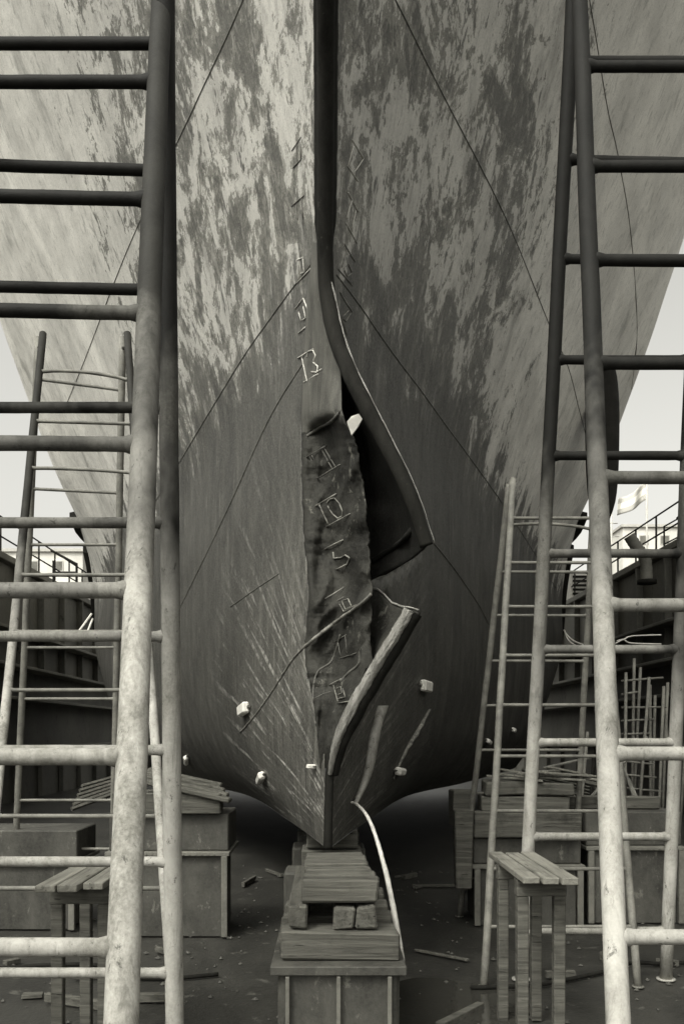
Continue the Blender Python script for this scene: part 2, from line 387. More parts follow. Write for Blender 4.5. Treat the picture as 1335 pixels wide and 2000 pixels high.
def hit(px, py, extra=None):
    d = (P(px, py, 10)-CAM).normalized(); best = None
    for b in ([extra] if extra else (bvp, bvs)):
        l, nn, i, ds = b.ray_cast(CAM, d)
        if l is not None and (best is None or ds < best[2]): best = (l, nn if nn.dot(d) < 0 else -nn, ds)
    return best
# dented plating of the port side of the stem
NR, NC = 220, 46
fv = []; ff = []
def sstep(a, b, x): t = min(1, max(0, (x-a)/(b-a))); return t*t*(3-2*t)
for j in range(NR+1):
    py = 470+(1500-470)*j/NR; lx = lerp_tab(FL, py, 1); rx = lerp_tab(FL, py, 2)
    if 845 < py < 1420: lx -= 5*abs(noise.noise(Vector((py*.021, 3, 0))))+4*abs(noise.noise(Vector((py*.09, 8, 0))))
    h = hit(min(lx, 632), py); Yl = h[0].y-.02 if h else 7.0
    if py < 850: Ye = 6.74-.12*sstep(720, 830, py)
    elif py < 1300: Ye = 6.62
    else: Ye = 6.62+(6.56-6.62)*(py-1300)/200
    for i in range(NC+1):
        t = i/NC; px = lx+(rx-lx)*t
        if py > 840: px += 4.0*noise.noise(Vector((py*.03, 0, 0)))*t*t + 3.2*noise.noise(Vector((py*.13, 4, 0)))*t**5
        Y = Yl+(Ye-Yl)*(t**.8)
        dent = sstep(826-28*t, 858-34*t, py)*(1-sstep(1300, 1440, py))
        Y += dent*.26*math.sin(math.pi*min(1, t*1.1))**1.5
        Y -= .10*math.sin(math.pi*t)*sstep(600, 760, py)*(1-sstep(800, 840, py))
        Y += .035*noise.noise(Vector((px*.02, py*.013, 1)))*sstep(0, .15, t)*sstep(520, 620, py)
        Y -= .07*math.exp(-((py-(1268-108*t))/13)**2)*sstep(.0, .2, t)
        cz = sstep(.04, .2, t)*sstep(850, 900, py)
        Y += cz*(.17*abs(noise.noise(Vector((px*.022+py*.008, py*.011, 7))))+.03*abs(noise.noise(Vector((px*.05, py*.03+px*.02, 11))))+.014*noise.noise(Vector((px*.2, py*.15, 2)))-.03)
        Y += .06*math.exp(-((py-(1090+20*t))/34)**2)*math.sin(math.pi*t)
        fv.append(P(px, py, Y))
for j in range(NR):
    for i in range(NC):
        a = j*(NC+1)+i; ff.append((a, a+NC+1, a+NC+2, a+1))
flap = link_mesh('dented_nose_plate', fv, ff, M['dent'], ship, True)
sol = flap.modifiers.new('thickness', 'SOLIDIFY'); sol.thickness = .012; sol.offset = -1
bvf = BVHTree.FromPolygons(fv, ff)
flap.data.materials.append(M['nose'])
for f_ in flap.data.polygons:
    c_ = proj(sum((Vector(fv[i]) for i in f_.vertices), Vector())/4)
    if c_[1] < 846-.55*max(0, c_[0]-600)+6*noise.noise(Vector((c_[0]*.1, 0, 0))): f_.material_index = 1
# upper stem bar
bar = smooth_path([P(a, b, c) for a, b, c in BAR], 10)
nb = len(bar)
b_ = MB(); b_.tube(bar, [(.062 if i < nb*.4 else .062-.012*(i-nb*.4)/(nb*.6)) for i in range(nb)], 18, .05)
b_.build('stem_bar', M['stem'], ship, True)['label'] = 'black stem bar bent over to the right and torn off at its end'
edge = [P(a+1.2*noise.noise(Vector((b*.05, 0, 0)))+(16 if b > 600 else 16*max(0, (b-520)/80)), b-6, c-.035) for a, b, c in BAR[4:]]
b_ = MB(); ed_ = smooth_path(edge, 8); b_.tube([p+Vector((.004*noise.noise(p*16), 0, 0)) for p in ed_], [max(.0012, .0075*(1-.6*i/len(ed_))*(.75+.9*noise.noise(Vector((i*.23, 0, 4))))) for i in range(len(ed_))], 8, .3); b_.build('stem_bar_edge', M['torn'], ship, True)
# stem casting above the damage (rounded nose plate behind the bar)
nz = MB(); rows = []
for j in range(40):
    py = -60+(560+60)*j/39; ix = lerp_tab([(q[1], q[0], q[2]) for q in BAR], py, 1); iy = lerp_tab([(q[1], q[0], q[2]) for q in BAR], py, 2)
    for i in range(13):
        a = (i/12-.5)*math.pi; c0 = P(ix, py, iy+.17+.16*sstep(400, 560, py)); w_n = .088-.05*sstep(400, 555, py); nz.v.append(c0+Vector((w_n*math.sin(a)+.006*noise.noise(Vector((a*2, py*.04, 0))), -.13*math.cos(a), 0)))
for j in range(39):
    for i in range(12):
        a = j*13+i; nz.f.append((a, a+13, a+14, a+1))
nz.build('nose_casting', M['stem'], ship, True)
# dark scoop between nose plate and bent bar
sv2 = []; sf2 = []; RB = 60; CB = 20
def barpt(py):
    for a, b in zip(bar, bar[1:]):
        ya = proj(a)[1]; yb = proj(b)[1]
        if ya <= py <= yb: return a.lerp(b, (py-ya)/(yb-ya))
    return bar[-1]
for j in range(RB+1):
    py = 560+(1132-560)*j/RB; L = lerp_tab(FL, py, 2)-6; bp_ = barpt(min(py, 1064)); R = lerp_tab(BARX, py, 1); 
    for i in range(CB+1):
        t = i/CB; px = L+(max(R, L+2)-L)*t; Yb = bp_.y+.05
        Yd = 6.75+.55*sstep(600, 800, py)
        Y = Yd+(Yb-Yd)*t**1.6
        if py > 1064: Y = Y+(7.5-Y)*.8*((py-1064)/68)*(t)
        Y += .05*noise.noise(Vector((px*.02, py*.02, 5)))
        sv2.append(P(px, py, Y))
for j in range(RB):
    for i in range(CB):
        a = j*(CB+1)+i; sf2.append((a, a+CB+1, a+CB+2, a+1))
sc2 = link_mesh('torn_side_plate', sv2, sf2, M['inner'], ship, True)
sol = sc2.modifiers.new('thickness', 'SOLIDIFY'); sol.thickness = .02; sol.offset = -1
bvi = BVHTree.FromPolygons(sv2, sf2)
fold = []
for a, b in ((818, 1005), (800, 1040), (775, 1065), (750, 1082), (727, 1096)):
    h = hit(a, b, bvi); fold.append((h[0] if h else P(a, b, 6.8))+Vector((0, -.02, 0)))
b_ = MB(); b_.tube(smooth_path(fold, 5), .02, 8, .6); b_.build('folded_edge', M['inner'], ship, True)
# backing structure inside the opening
# pale fragment caught in the tear
b_ = MB(); A = [P(677, 824, 6.50), P(686, 813, 6.48), P(700, 808, 6.46), P(707, 818, 6.47), P(699, 833, 6.5), P(686, 850, 6.53)]
b_.v = A+[p+Vector((.004, .012, 0)) for p in A]; b_.f = [(0, 1, 2, 3, 4, 5)[::-1], (6, 7, 8, 9, 10, 11)]+[(i, (i+1) % 6, 6+(i+1) % 6, 6+i) for i in range(6)]
b_.build('plate_fragment', M['zinc'], ship)
# lower stem bar, torn and leaning right
LB = [(644, 1512, 6.56), (649, 1482, 6.50), (660, 1440, 6.45), (686, 1385, 6.42), (714, 1335, 6.38), (742, 1288, 6.34), (768, 1245, 6.3), (788, 1212, 6.27), (799, 1192, 6.26)]
lb = smooth_path([P(a, b, c) for a, b, c in LB], 16); nl = len(lb)
b_ = MB(); b_.tube(lb, [.018+.034*min(1, i/(nl*.35)) for i in range(nl)], 40, .0, flat=.75)
for i_ in range(nl*40):
    r_, j_ = divmod(i_, 40); c_ = lb[r_]; d_ = b_.v[i_]-c_; a_ = j_/40*2*math.pi; q_ = Vector((math.cos(a_)*2.2, math.sin(a_)*2.2, r_*.035))
    k_ = 1+.30*abs(noise.noise(q_*1.6))-.16*abs(noise.noise(q_*4+Vector((3, 0, 0))))+.10*noise.noise(Vector((a_*3, r_*.5, 1)))
    b_.v[i_] = c_+d_*k_
low = b_.build('broken_stem_bar', M['torn'], ship, True); low['label'] = 'bright scraped lower stem bar torn loose and leaning right'
b_ = MB(); b_.tube([p+Vector((.035, .035, -.01)) for p in lb[2:]], [.03+.035*min(1, i/(nl*.35)) for i in range(nl-2)], 14, .15)
b_.build('stem_bar_back', M['stem'], ship, True)
b_ = MB(); b_.tube(smooth_path([P(640, 1658, 6.57), P(641, 1600, 6.58), P(642, 1545, 6.6), P(645, 1500, 6.6), P(655, 1455, 6.58)], 6), .034, 14, .1); b_.build('stem_foot', M['stem'], ship, True)
# second scoop plate between flap edge and broken bar
q1 = []; q2 = []
top = [(722, 1150), (738, 1152), (750, 1162), (765, 1178), (785, 1186), (805, 1189), (816, 1193)]
R2 = 26; C2 = 14
def tabx(tp_, t):
    f = t*(len(tp_)-1); i = min(int(f), len(tp_)-2); f -= i
    return tp_[i][0]+(tp_[i+1][0]-tp_[i][0])*f, tp_[i][1]+(tp_[i+1][1]-tp_[i][1])*f
def lbx(py):
    for a, b in zip(lb, lb[1:]):
        ya = proj(a)[1]; yb = proj(b)[1]
        if yb <= py <= ya: p = a.lerp(b, (ya-py)/(ya-yb)); return proj(p)[0], p.y
    return proj(lb[-1])[0], lb[-1].y
for j in range(R2+1):
    s_ = j/R2
    for i in range(C2+1):
        t = i/C2; ax, ay = tabx(top, t); bx_, by_ = 716-70*s_*0, 0
        ey = ay+(1400-ay)*s_; bxx, bY = lbx(max(ey, 1193)); lx = 712-max(0, ey-1300)*.45
        ex = (ax if s_ < .02 else 0)
        full = lx+(bxx-lx)*t; px = ax+(full-ax)*min(1, s_*3.0); Y = 6.98+(bY+.03-6.98)*t**1.4
        q1.append(P(px, ey, Y+.03*noise.noise(Vector((px*.03, ey*.03, 2)))))
for j in range(R2):
    for i in range(C2):
        a = j*(C2+1)+i; q2.append((a, a+C2+1, a+C2+2, a+1))
pl2 = link_mesh('curled_plate', q1, q2, M['dent'], ship, True)
sol = pl2.modifiers.new('thickness', 'SOLIDIFY'); sol.thickness = .022; sol.offset = -1
lip = [q1[i] for i in range(C2+1)]
b_ = MB(); b_.tube(smooth_path([p+Vector((0, -.006, .004)) for p in lip], 4), .007, 8, .7); b_.build('torn_lip', M['torn'], ship, True)
# tongue hanging from the flap
b_ = MB(); A = [P(706, 1262, 6.5), P(716, 1250, 6.5), P(724, 1262, 6.5), P(727, 1288, 6.46), (P(722, 1306, 6.44)), P(710, 1304, 6.44), P(703, 1292, 6.46)]
n_ = len(A); b_.v = A+[p+Vector((.002, .02, 0)) for p in A]; b_.f = [tuple(range(n_-1, -1, -1)), tuple(range(n_, 2*n_))]+[(i, (i+1) % n_, n_+(i+1) % n_, n_+i) for i in range(n_)]
b_.build('plate_tongue', M['dent'], ship)
# hanging strip of plate right of the stem
st = [(746, 1378, 13), (736, 1412, 11), (727, 1450, 12), (721, 1490, 11), (712, 1525, 9), (694, 1567, 6)]
b_ = MB(); sp = []
for a, b, w in st:
    h = hit(a, b); Yh = (h[0].y if h else 7.3)-.16
    sp.append((a, b, w, Yh))
K = 10; ss = smooth_path([Vector((a, b, w)) for a, b, w, _ in sp], K); yy = smooth_path([Vector((q[3], 0, 0)) for q in sp], K)
for p, y in zip(ss, yy):
    for e in (-1, -.4, .2, 1):
        b_.v.append(P(p.x+e*p.z, p.y, y.x+.05*(e*e)+.012*noise.noise(Vector((p.y*.05, e, 0)))))
for i in range(len(ss)-1):
    for e in range(3):
        a = i*4+e; b_.f.append((a, a+4, a+5, a+1))
stp = b_.build('hanging_plate_strip', M['bright'], ship, True)
sol = stp.modifiers.new('thickness', 'SOLIDIFY'); sol.thickness = .012
b_ = MB(); ss = smooth_path([Vector(q) for q in ((838, 1385, 3), (815, 1425, 7), (797, 1455, 6), (783, 1485, 4), (768, 1520, 2))], 8)
for p in ss:
    h = hit(p.x, p.y)
    for e in (-1, 0, 1):
        b_.v.append(P(p.x+e*p.z*(1+.5*noise.noise(Vector((p.y*.1, e, 0)))), p.y, h[0].y-.03-.03*(1-abs(e))))
for i in range(len(ss)-1):
    for e in range(2):
        a = i*3+e; b_.f.append((a, a+3, a+4, a+1))
stp = b_.build('buckled_ridge', M['bead'], ship, True); sol = stp.modifiers.new('thickness', 'SOLIDIFY'); sol.thickness = .03; sol.offset = -1
# ---- weld seams traced on the plating
def bead(pts, r, mat, name, lift=0.0, extra=None, jit=.35, par=None, n=6, sub=5, thr=None):
    out_ = []
    pp = smooth_path([Vector((a, b, 0)) for a, b in pts], sub)
    for q in pp:
        h = hit(q.x, q.y, extra) if extra else None
        if h is None: h = hit(q.x, q.y)
        if h: out_.append(h[0]+h[1]*lift)
    if len(out_) < 2: return None
    b = MB(); b.tube(out_, r, n, jit); return b.build(name, mat, par or ship, True)
seams = [
 ([(657, 537), (696, 588), (729, 636), (771, 696), (818, 758), (870, 830), (925, 905), (985, 990), (1047, 1087), (1085, 1150)], .0075, 'beaddk'),
 ([(740, -60), (790, 36), (838, 133), (885, 225), (940, 330), (1000, 455), (1072, 635), (1108, 715), (1130, 800), (1147, 865)], .0075, 'beaddk'),
 ([(1140, -60), (1162, 70), (1185, 210), (1205, 300), (1230, 450), (1243, 640), (1232, 760)], .0075, 'beaddk'),
 ([(620, 499), (551, 590), (480, 690), (412, 800), (345, 912), (300, 985)], .0075, 'beaddk'),
 ([(590, 712), (540, 792), (500, 872), (460, 962), (415, 1058), (370, 1150), (330, 1230)], .008, 'beaddk'),
 ([(500, -60), (455, 45), (411, 140), (370, 228), (325, 322), (278, 422), (240, 510), (205, 600), (165, 705), (130, 790)], .0075, 'beaddk'),
 ([(596, 1262), (570, 1290), (535, 1345), (500, 1395), (470, 1430)], .011, 'bead'),
 ([(846, 1060), (884, 1108), (930, 1175), (965, 1240)], .009, 'beaddk'),
 ([(545, 1120), (500, 1150), (450, 1185)], .006, 'beaddk')]
for pts, r, mk in seams: bead(pts, r, M[mk], 'weld_seam')
bead([(725, 1160), (705, 1179), (670, 1204), (640, 1226), (610, 1250), (596, 1262)], .015, M['bead'], 'weld_seam', 0, bvf, .6)
bead([(720, 1255), (704, 1270), (700, 1298), (680, 1315), (664, 1332)], .011, M['seamdk'], 'crack', .001, bvf, .3)
bead([(664, 1240), (648, 1290), (620, 1312), (612, 1345), (612, 1370)], .008, M['seamdk'], 'crack', .001, bvf, .3)
bead([(600, 852), (625, 834), (648, 822), (668, 800)], .014, M['seamdk'], 'crease', .001, bvf, .4)
bead([(612, 1365), (632, 1355), (650, 1350)], .004, M['seamdk'], 'crack', .001, bvf, .3)
# ---- draught marks, traced stroke by stroke
def strokes(ox, oy, k, lst, r, mat, ex=None, lift=.003):
    mark = MB(); any_ = False
    for stt in lst:
        pp = []
        for a, b in stt:
            x, y = ox+a/k, oy+b/k; h = hit(x, y, ex) if ex else None
            if h is None: h = hit(x, y)
            if h: pp.append(h[0]+h[1]*lift)
        if len(pp) > 1:
            dd = []
            for u, v in zip(pp, pp[1:]):
                dd += [u.lerp(v, t/4) for t in range(4)]
            dd.append(pp[-1]); mark.tube(dd, r*.72, 6, .6); any_ = True
    if any_: return mark.build('draught_mark', M[mat], ship, True)
k = 3.3375
strokes(480, 680, k, [[(340, 65), (440, 5)], [(365, 58), (400, 215)], [(380, 222), (470, 170)], [(400, 62), (408, 22), (440, 15), (456, 50), (440, 92), (470, 120), (465, 160), (430, 155)], [(452, 160), (495, 138)]], .0085, 'markw', bvf)
strokes(480, 680, k, [[(395, 710), (525, 635)], [(430, 700), (500, 830)], [(415, 705), (475, 835)], [(515, 655), (590, 780)], [(498, 668), (568, 792)], [(465, 850), (615, 760)]], .007, 'beaddk', bvf)
strokes(480, 680, k, [[(455, 1030), (590, 950)], [(475, 1020), (540, 1150)], [(530, 1010), (545, 985), (580, 978), (610, 1010), (630, 1060), (628, 1095), (600, 1110), (565, 1080), (535, 1030)], [(525, 1165), (680, 1080)]], .008, 'bead', bvf)
strokes(480, 680, k, [[(515, 1310), (635, 1250)], [(570, 1330), (575, 1370), (620, 1365), (650, 1348), (678, 1368), (662, 1410), (590, 1442)]], .009, 'bead', bvf)
strokes(480, 1120, k, [[(515, 165), (640, 90)], [(595, 180), (640, 155)], [(625, 180), (650, 235), (690, 215), (668, 165), (625, 180)], [(610, 200), (640, 250), (720, 205)]], .006, 'bead', bvf)
strokes(480, 1120, k, [[(575, 450), (655, 400)], [(648, 405), (662, 520)], [(600, 450), (618, 540)], [(610, 555), (720, 520)]], .0055, 'beaddk', bvf)
strokes(480, 1120, k, [[(545, 728), (620, 690)], [(572, 730), (600, 835)], [(600, 848), (680, 830)], [(590, 752), (620, 740), (628, 780), (602, 792)], [(603, 820), (650, 805), (632, 750)]], .007, 'bead', bvf)
strokes(480, 220, k, [[(335, 960), (375, 945)], [(345, 965), (345, 1090)], [(372, 950), (382, 1040), (358, 1050)], [(335, 1110), (440, 1000)]], .007, 'markw')
strokes(480, 220, k, [[(322, 1278), (375, 1210), (432, 1350), (425, 1370), (345, 1438)], [(375, 1265), (392, 1340), (372, 1352)], [(345, 1300), (362, 1360)]], .0085, 'markw')
strokes(480, 220, k, [[(300, 250), (360, 160)], [(330, 200), (340, 330)], [(355, 190), (362, 300)], [(310, 360), (365, 300)]], .006, 'beaddk')
strokes(480, 220, k, [[(300, 610), (380, 540)], [(330, 600), (340, 700)], [(365, 560), (375, 690)]], .006, 'beaddk')
strokes(480, 220, k, [[(690, 175), (765, 300)], [(700, 220), (665, 345)], [(765, 300), (705, 390)], [(660, 345), (730, 450)]], .006, 'palegrey')
strokes(480, 220, k, [[(665, 520), (730, 650)], [(690, 570), (655, 690)], [(715, 640), (690, 765)], [(650, 720), (722, 850)]], .006, 'palegrey')
strokes(480, 220, k, [[(640, 855), (710, 975)], [(655, 890), (622, 1010)], [(665, 985), (690, 1045), (655, 1070), (640, 1030)], [(600, 1020), (690, 1125)]], .006, 'bead')
strokes(480, 220, k, [[(610, 1170), (690, 1300)], [(668, 1290), (625, 1335), (650, 1360), (680, 1310)], [(625, 1340), (655, 1450)]], .006, 'bead')
# ---- zinc anodes
def anode(px, py, w, h_, rz):
    h = hit(px, py); p, nn = h[0], h[1]; t = (Vector((0, 1, 0)) if True else 0); t = (t-nn*t.dot(nn)).normalized(); u = nn.cross(t)
    t2 = t*math.cos(rz)+u*math.sin(rz); u2 = nn.cross(t2); S_ = p.y/F
    fx = max(abs((Vector((1, 0, 0)).dot(t2))), .25)
    L = w*S_*.5/fx*.8; Hh = h_*S_*.5; b = MB(); b.box((-L, -Hh, .0), (L, Hh, .075), .006, .018)
    b.v = [p+t2*v.x+u2*v.y+nn*v.z for v in b.v]
    o = b.build('zinc_anode', M['zinc'], ship)
    b = MB(); b.box((-L*1.35, -Hh*.25, .002), (L*1.35, Hh*.25, .03), .0, .004); b.v = [p+t2*v.x+u2*v.y+nn*v.z for v in b.v]
    b.build('strap', M['seamdk'], o); return o
for a in ((481, 1385, 22, 22, .1), (826, 1340, 26, 22, .0), (515, 1518, 18, 15, .2), (775, 1505, 19, 15, 0), (616, 1497, 4, 9, 0), (367, 1483, 12, 9, .2), (950, 1447, 12, 8, 0), (999, 1425, 9, 8, 0)):
    anode(*a)
# ---- long dark fender strips and bilge keels on the far sides
def strip_on(pts, off, w, mat, name, lab=None):
    mb = MB(); rows_ = []
    for z, y in pts:
        # half breadth at this station by scanning the resampled waterlines
        best = None; zz = z-CH
        prev_ = None
        for kk in range(NU+1):
            p = catz(kk, zz)
            if prev_ is not None and prev_.x <= y <= p.x: f_ = (y-prev_.x)/(p.x-prev_.x); best = prev_.y+(p.y-prev_.y)*f_; break
            prev_ = p
        rows_.append((best if best else 6.9, y, z))
    for sg in (-1, 1):
        mb = MB()
        for x, y, z in rows_:
            for dx, dz in ((-.05, -w), (off, -w*.6), (off, w*.6), (-.05, w)): mb.v.append(Vector((sg*(x+dx), y, z+dz)))
        for i in range(len(rows_)-1):
            for e in range(3):
                a = i*4+e; q = (a, a+4, a+5, a+1); mb.f.append(q if sg < 0 else q[::-1])
        mb.f.append((0, 1, 2, 3)); n4 = 4*(len(rows_)-1); mb.f.append((n4+3, n4+2, n4+1, n4))
        o = mb.build(name, mat, ship)
strip_on([(CH+5.1+.02*i, 20.5+i*.8) for i in range(6)], .16, .12, M['dk'], 'rubbing_strake')
strip_on([(CH+4.6-.32*i, 21.8+.25*i) for i in range(8)], .10, .14, M['dk'], 'bilge_keel')
# black rounded fairing on the starboard side
pc_ = P(1175, 815, 16.3); b_ = MB()
prof = [(-2.0, .18), (-1.6, .42), (-1.0, .52), (0, .55), (.6, .5), (.9, .4), (1.05, .22), (1.1, .05)]
b_.tube(smooth_path([pc_+Vector((0, .0, z)) for z, r in prof], 3), [p.x for p in smooth_path([Vector((r*.56, 0, 0)) for z, r in prof], 3)], 20)
b_.build('anchor_pipe_fairing', M['dk'], ship, True)['label'] = 'black rounded fairing with pale top on the right side'
# ------------------------------------------------------------------ water jet
wj = smooth_path([P(686, 1567, 6.98), P(697, 1571, 6.9), P(712, 1587, 6.78), P(725, 1611, 6.68), P(736, 1642, 6.6), P(746, 1677, 6.53), P(755, 1712, 6.47), P(768, 1775, 6.4), P(779, 1840, 6.34), P(788, 1905, 6.3)], 10)
b_ = MB(); n_ = len(wj)
b_.tube(wj, [.0085+.014*(i/n_)**.8+.003*noise.noise(Vector((i*.35, 0, 0))) for i in range(n_)], 14, .12)
for q in range(4):
    o_ = Vector((random.uniform(-.02, .02), random.uniform(-.02, .02), 0))
    b_.tube([p+o_*(i/n_)*1.3 for i, p in enumerate(wj)][n_//3:], [.003+.004*abs(noise.noise(Vector((i*.3, q, 0)))) for i in range(n_-n_//3)], 6, .5)
tag(b_.build('water_jet', M['water'], smooth=True, origin=wj[0]), 'thin white jet of water pouring from the hull beside the keel', 'water jet')
b_ = MB(); c = wj[-1]; ring = []
for i in range(40):
    a = 2*math.pi*i/40; r = .55+.22*noise.noise(Vector((math.cos(a)*1.4, math.sin(a)*1.4, 3))); b_.v.append(Vector((c.x+.15+1.5*r*math.cos(a), 6.4+1.2*r*math.sin(a), .006)))
b_.f = [tuple(range(40))]; struct(b_.build('puddle', M['puddle']))
# ------------------------------------------------------------------ trestles
FLOORZ = 0.0
def ext(a, b, z=None, up=None):
    a = Vector(a); b = Vector(b); d = b-a
    return a+d*((z-a.z)/d.z)
def trestle(name, label, legs, rungsN, rungsF, rl, rr, mats, up, grp):
    """legs: NL, NR, FL, FR each as two (px,py,Y); rungs as lists of photo heights measured on the given leg"""
    L = {}
    for k_, (a, b) in legs.items():
        a3 = P(*a); b3 = P(*b); L[k_] = (ext(a3, b3, a3.z+up), ext(a3, b3, FLOORZ))
    base = sum((L[q][1] for q in L), Vector())/4
    r0 = root(name, (base.x, base.y, 0), label, 'trestle', grp)
    for k_, (t, f) in L.items():
        pts = [t.lerp(f, i/24)+Vector((.004*noise.noise(Vector((i*.3, 1, t.x))), 0, 0)) for i in range(25)]
        mb = MB(); mb.tube(pts, rl, 22, .025); mb.tube([f+Vector((0, 0, .012)), f], rl*1.5, 16)
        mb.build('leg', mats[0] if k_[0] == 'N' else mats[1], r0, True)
    def at(leg, py):
        t, f = leg; lo, hi = 0., 1.
        for _ in range(40):
            m_ = (lo+hi)/2; p = t.lerp(f, m_)
            if proj(p)[1] < py: lo = m_
            else: hi = m_
        return t.lerp(f, lo)
    for pre, rs, ref in (('N', rungsN[1], rungsN[0]), ('F', rungsF[1], rungsF[0])):
        oth = 'R' if ref == 'L' else 'L'
        for e in rs:
            py, drop, bow = e if isinstance(e, tuple) else (e, 0, 0)
            p = at(L[pre+ref], py); tz = p.z+drop; tt, f = L[pre+oth]; q = ext(tt, f, tz); d = (q-p).normalized()
            n_ = 14; mid_ = [p.lerp(q, i/n_)+Vector((0, 0, bow*math.sin(math.pi*i/n_))) for i in range(2, n_-1)]
            pts = [p, p+d*rl*.8, p+d*(rl+rr*.15), p+d*(rl+rr*1.0)]+mid_+[q-d*(rl+rr), q-d*(rl+rr*.15), q-d*rl*.8, q]
            rad = [rr*1.3, rr*1.3, rr*1.22, rr]+[rr]*len(mid_)+[rr, rr*1.22, rr*1.3, rr*1.3]
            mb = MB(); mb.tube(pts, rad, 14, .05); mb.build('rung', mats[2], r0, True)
    # hinge pins tying the two ladders at the top
    for q in 'LR':
        a, b = L['N'+q][0], L['F'+q][0]; mb = MB(); mb.tube([a+Vector((0, 0, -.1)), b+Vector((0, 0, -.1))], rl*.45, 10); mb.build('hinge', mats[1], r0, True)
    return r0
GL = 'tall pipe trestles'; GS = 'small pipe trestles'
trestle('pipe_trestle', 'tall heavy pipe trestle left of the stem with mottled whitish legs',
 {'NR': ((306, 230, 4.0), (249, 1700, 2.66)), 'NL': ((306-.95*F/4.0, 230, 4.0), (249-1.05*F/2.66, 1700, 2.66)),
  'FR': ((324, 230, 4.35), (338, 1700, 4.72)), 'FL': ((324-.95*F/4.35, 230, 4.35), (335-1.05*F/4.72, 1700, 4.72))},
 ('R', [-20, 160, (390, .03, 0), (612, .025, 0), (868, .01, 0), (1153, .0, 0), (1478, .0, 0), 1850]), ('R', [85, (334, .03, 0), (567, .02, 0), 796, 1021, 1243, 1465, 1683, 1900]),
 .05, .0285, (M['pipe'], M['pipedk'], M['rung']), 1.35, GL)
trestle('pipe_trestle', 'tall pipe trestle right of the stem with smoother grey legs',
 {'NL': ((1140, 230, 5.3), (1194, 1690, 3.8)), 'NR': ((1140+.95*F/5.3, 230, 5.3), (1194+1.05*F/3.8, 1690, 3.8)),
  'FL': ((1106, 230, 6.1), (1028, 1700, 6.9)), 'FR': ((1104+.95*F/6.1, 230, 6.1), (1037+1.1*F/6.9, 1700, 6.9))},
 ('L', [130, 325, (508, -.01, 0), 710, 933, 1182, 1472, 1830]), ('L', [120, (312, -.02, 0), 506, 703, 890, 1081, 1268, 1450, 1634, 1818]),
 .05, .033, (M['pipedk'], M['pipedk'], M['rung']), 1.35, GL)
trestle('small_trestle', 'small thin pipe trestle standing behind the tall right trestle',
 {'NL': ((1001, 935, 8.2), (957, 1700, 7.1)), 'NR': ((1163, 935, 8.2), (1226, 1700, 7.1)),
  'FL': ((994, 945, 8.35), (908, 1690, 9.3)), 'FR': ((1160, 945, 8.35), (1124, 1660, 9.3))},
 ('L', [1012, 1099, 1185, 1280, 1377, 1477, 1584, 1697, 1810]), ('L', [(1026, -.03, .03), 1117, 1202, 1291, 1378, 1465, 1549, 1633, 1715]),
 .031, .015, (M['thin'], M['thin'], M['thin']), .0, GS)
trestle('small_trestle', 'small thin pipe trestle with bent top rungs behind the tall left trestle',
 {'NR': ((249, 652, 8.0), (320, 1700, 5.6)), 'NL': ((249-165, 652, 8.0), (320-340, 1700, 5.6)),
  'FR': ((240, 658, 8.2), (221, 1650, 9.0)), 'FL': ((240-165, 658, 8.2), (221-190, 1650, 9.0))},
 ('R', [(742, .1, .03), (828, .03, 0), (924, .05, .01), 1020, 1123, 1234, 1348, 1463, 1594, 1735]), ('R', [(762, .1, 0), 856, (963, .04, 0), 1064, 1163, 1265, 1365, 1465, 1563, 1658, 1750]),
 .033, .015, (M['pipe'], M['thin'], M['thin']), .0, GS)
# ------------------------------------------------------------------ keel blocks and side blocks
def timber(lo, hi, label, mat='wood', jit=.03, rot=0, tilt=0, roll=0, name='timber', cat='timber', grp=None, bev=.012):
    c = ((lo[0]+hi[0])/2, (lo[1]+hi[1])/2, lo[2]); mb = MB(); mb.box(lo, hi, jit, bev, rot, tilt, roll)
    return tag(mb.build(name, M[mat], origin=c), label, cat, grp)
KT = CH-.87
ordn = ['nearest', 'second', 'third', 'fourth', 'fifth', 'sixth', 'seventh', 'eighth']
y0 = 5.28
for i in range(6):
    w = random.uniform(.15, .19); hw = .235-.006*i; cx_ = .075-.006*i
    timber((cx_-hw, y0, KT-.17), (cx_+hw, y0+w, KT-.015-random.uniform(0, .02)), '%s short cross timber from the front on top of the keel block crib' % ordn[i], grp='timbers of the keel block crib', rot=random.uniform(-.05, .05), jit=.02)
    y0 += w+random.uniform(.035, .06)
for i, x in enumerate((-.17, .10, .24)):
    timber((x-.07, 5.24, KT-.32), (x+.06, 6.75, KT-.18), '%s long timber lying under the cross timbers of the keel block' % ('left', 'middle', 'right')[i], 'woody', grp='timbers of the keel block crib')
for i in range(4):
    timber((-.30, 5.22+i*.42, KT-.50), (.42, 5.46+i*.42, KT-.33), '%s wide cross timber halfway down the keel block crib' % ordn[i], grp='timbers of the keel block crib', rot=random.uniform(-.03, .03))
kb = MB(); kb.box((-.30, 5.15, 0), (.42, 6.95, KT-.51), .01, .02)
kb2 = root('keel_block', (.06, 6.05, 0), 'heavy steel keel block base under the front timber crib', 'keel block', 'keel blocks in a row under the ship')
kb.build('pedestal', M['steel'], kb2)
kb = MB(); kb.box((-.34, 5.10, KT-.56), (.46, 7.0, KT-.505), 0, .006); kb.build('top_flange', M['steel'], kb2)
for sx in (-.24, .06, .36):
    kb = MB(); kb.box((sx-.012, 5.10, .02), (sx+.012, 5.16, KT-.565), 0, .003); kb.build('stiffener', M['ledge'], kb2)
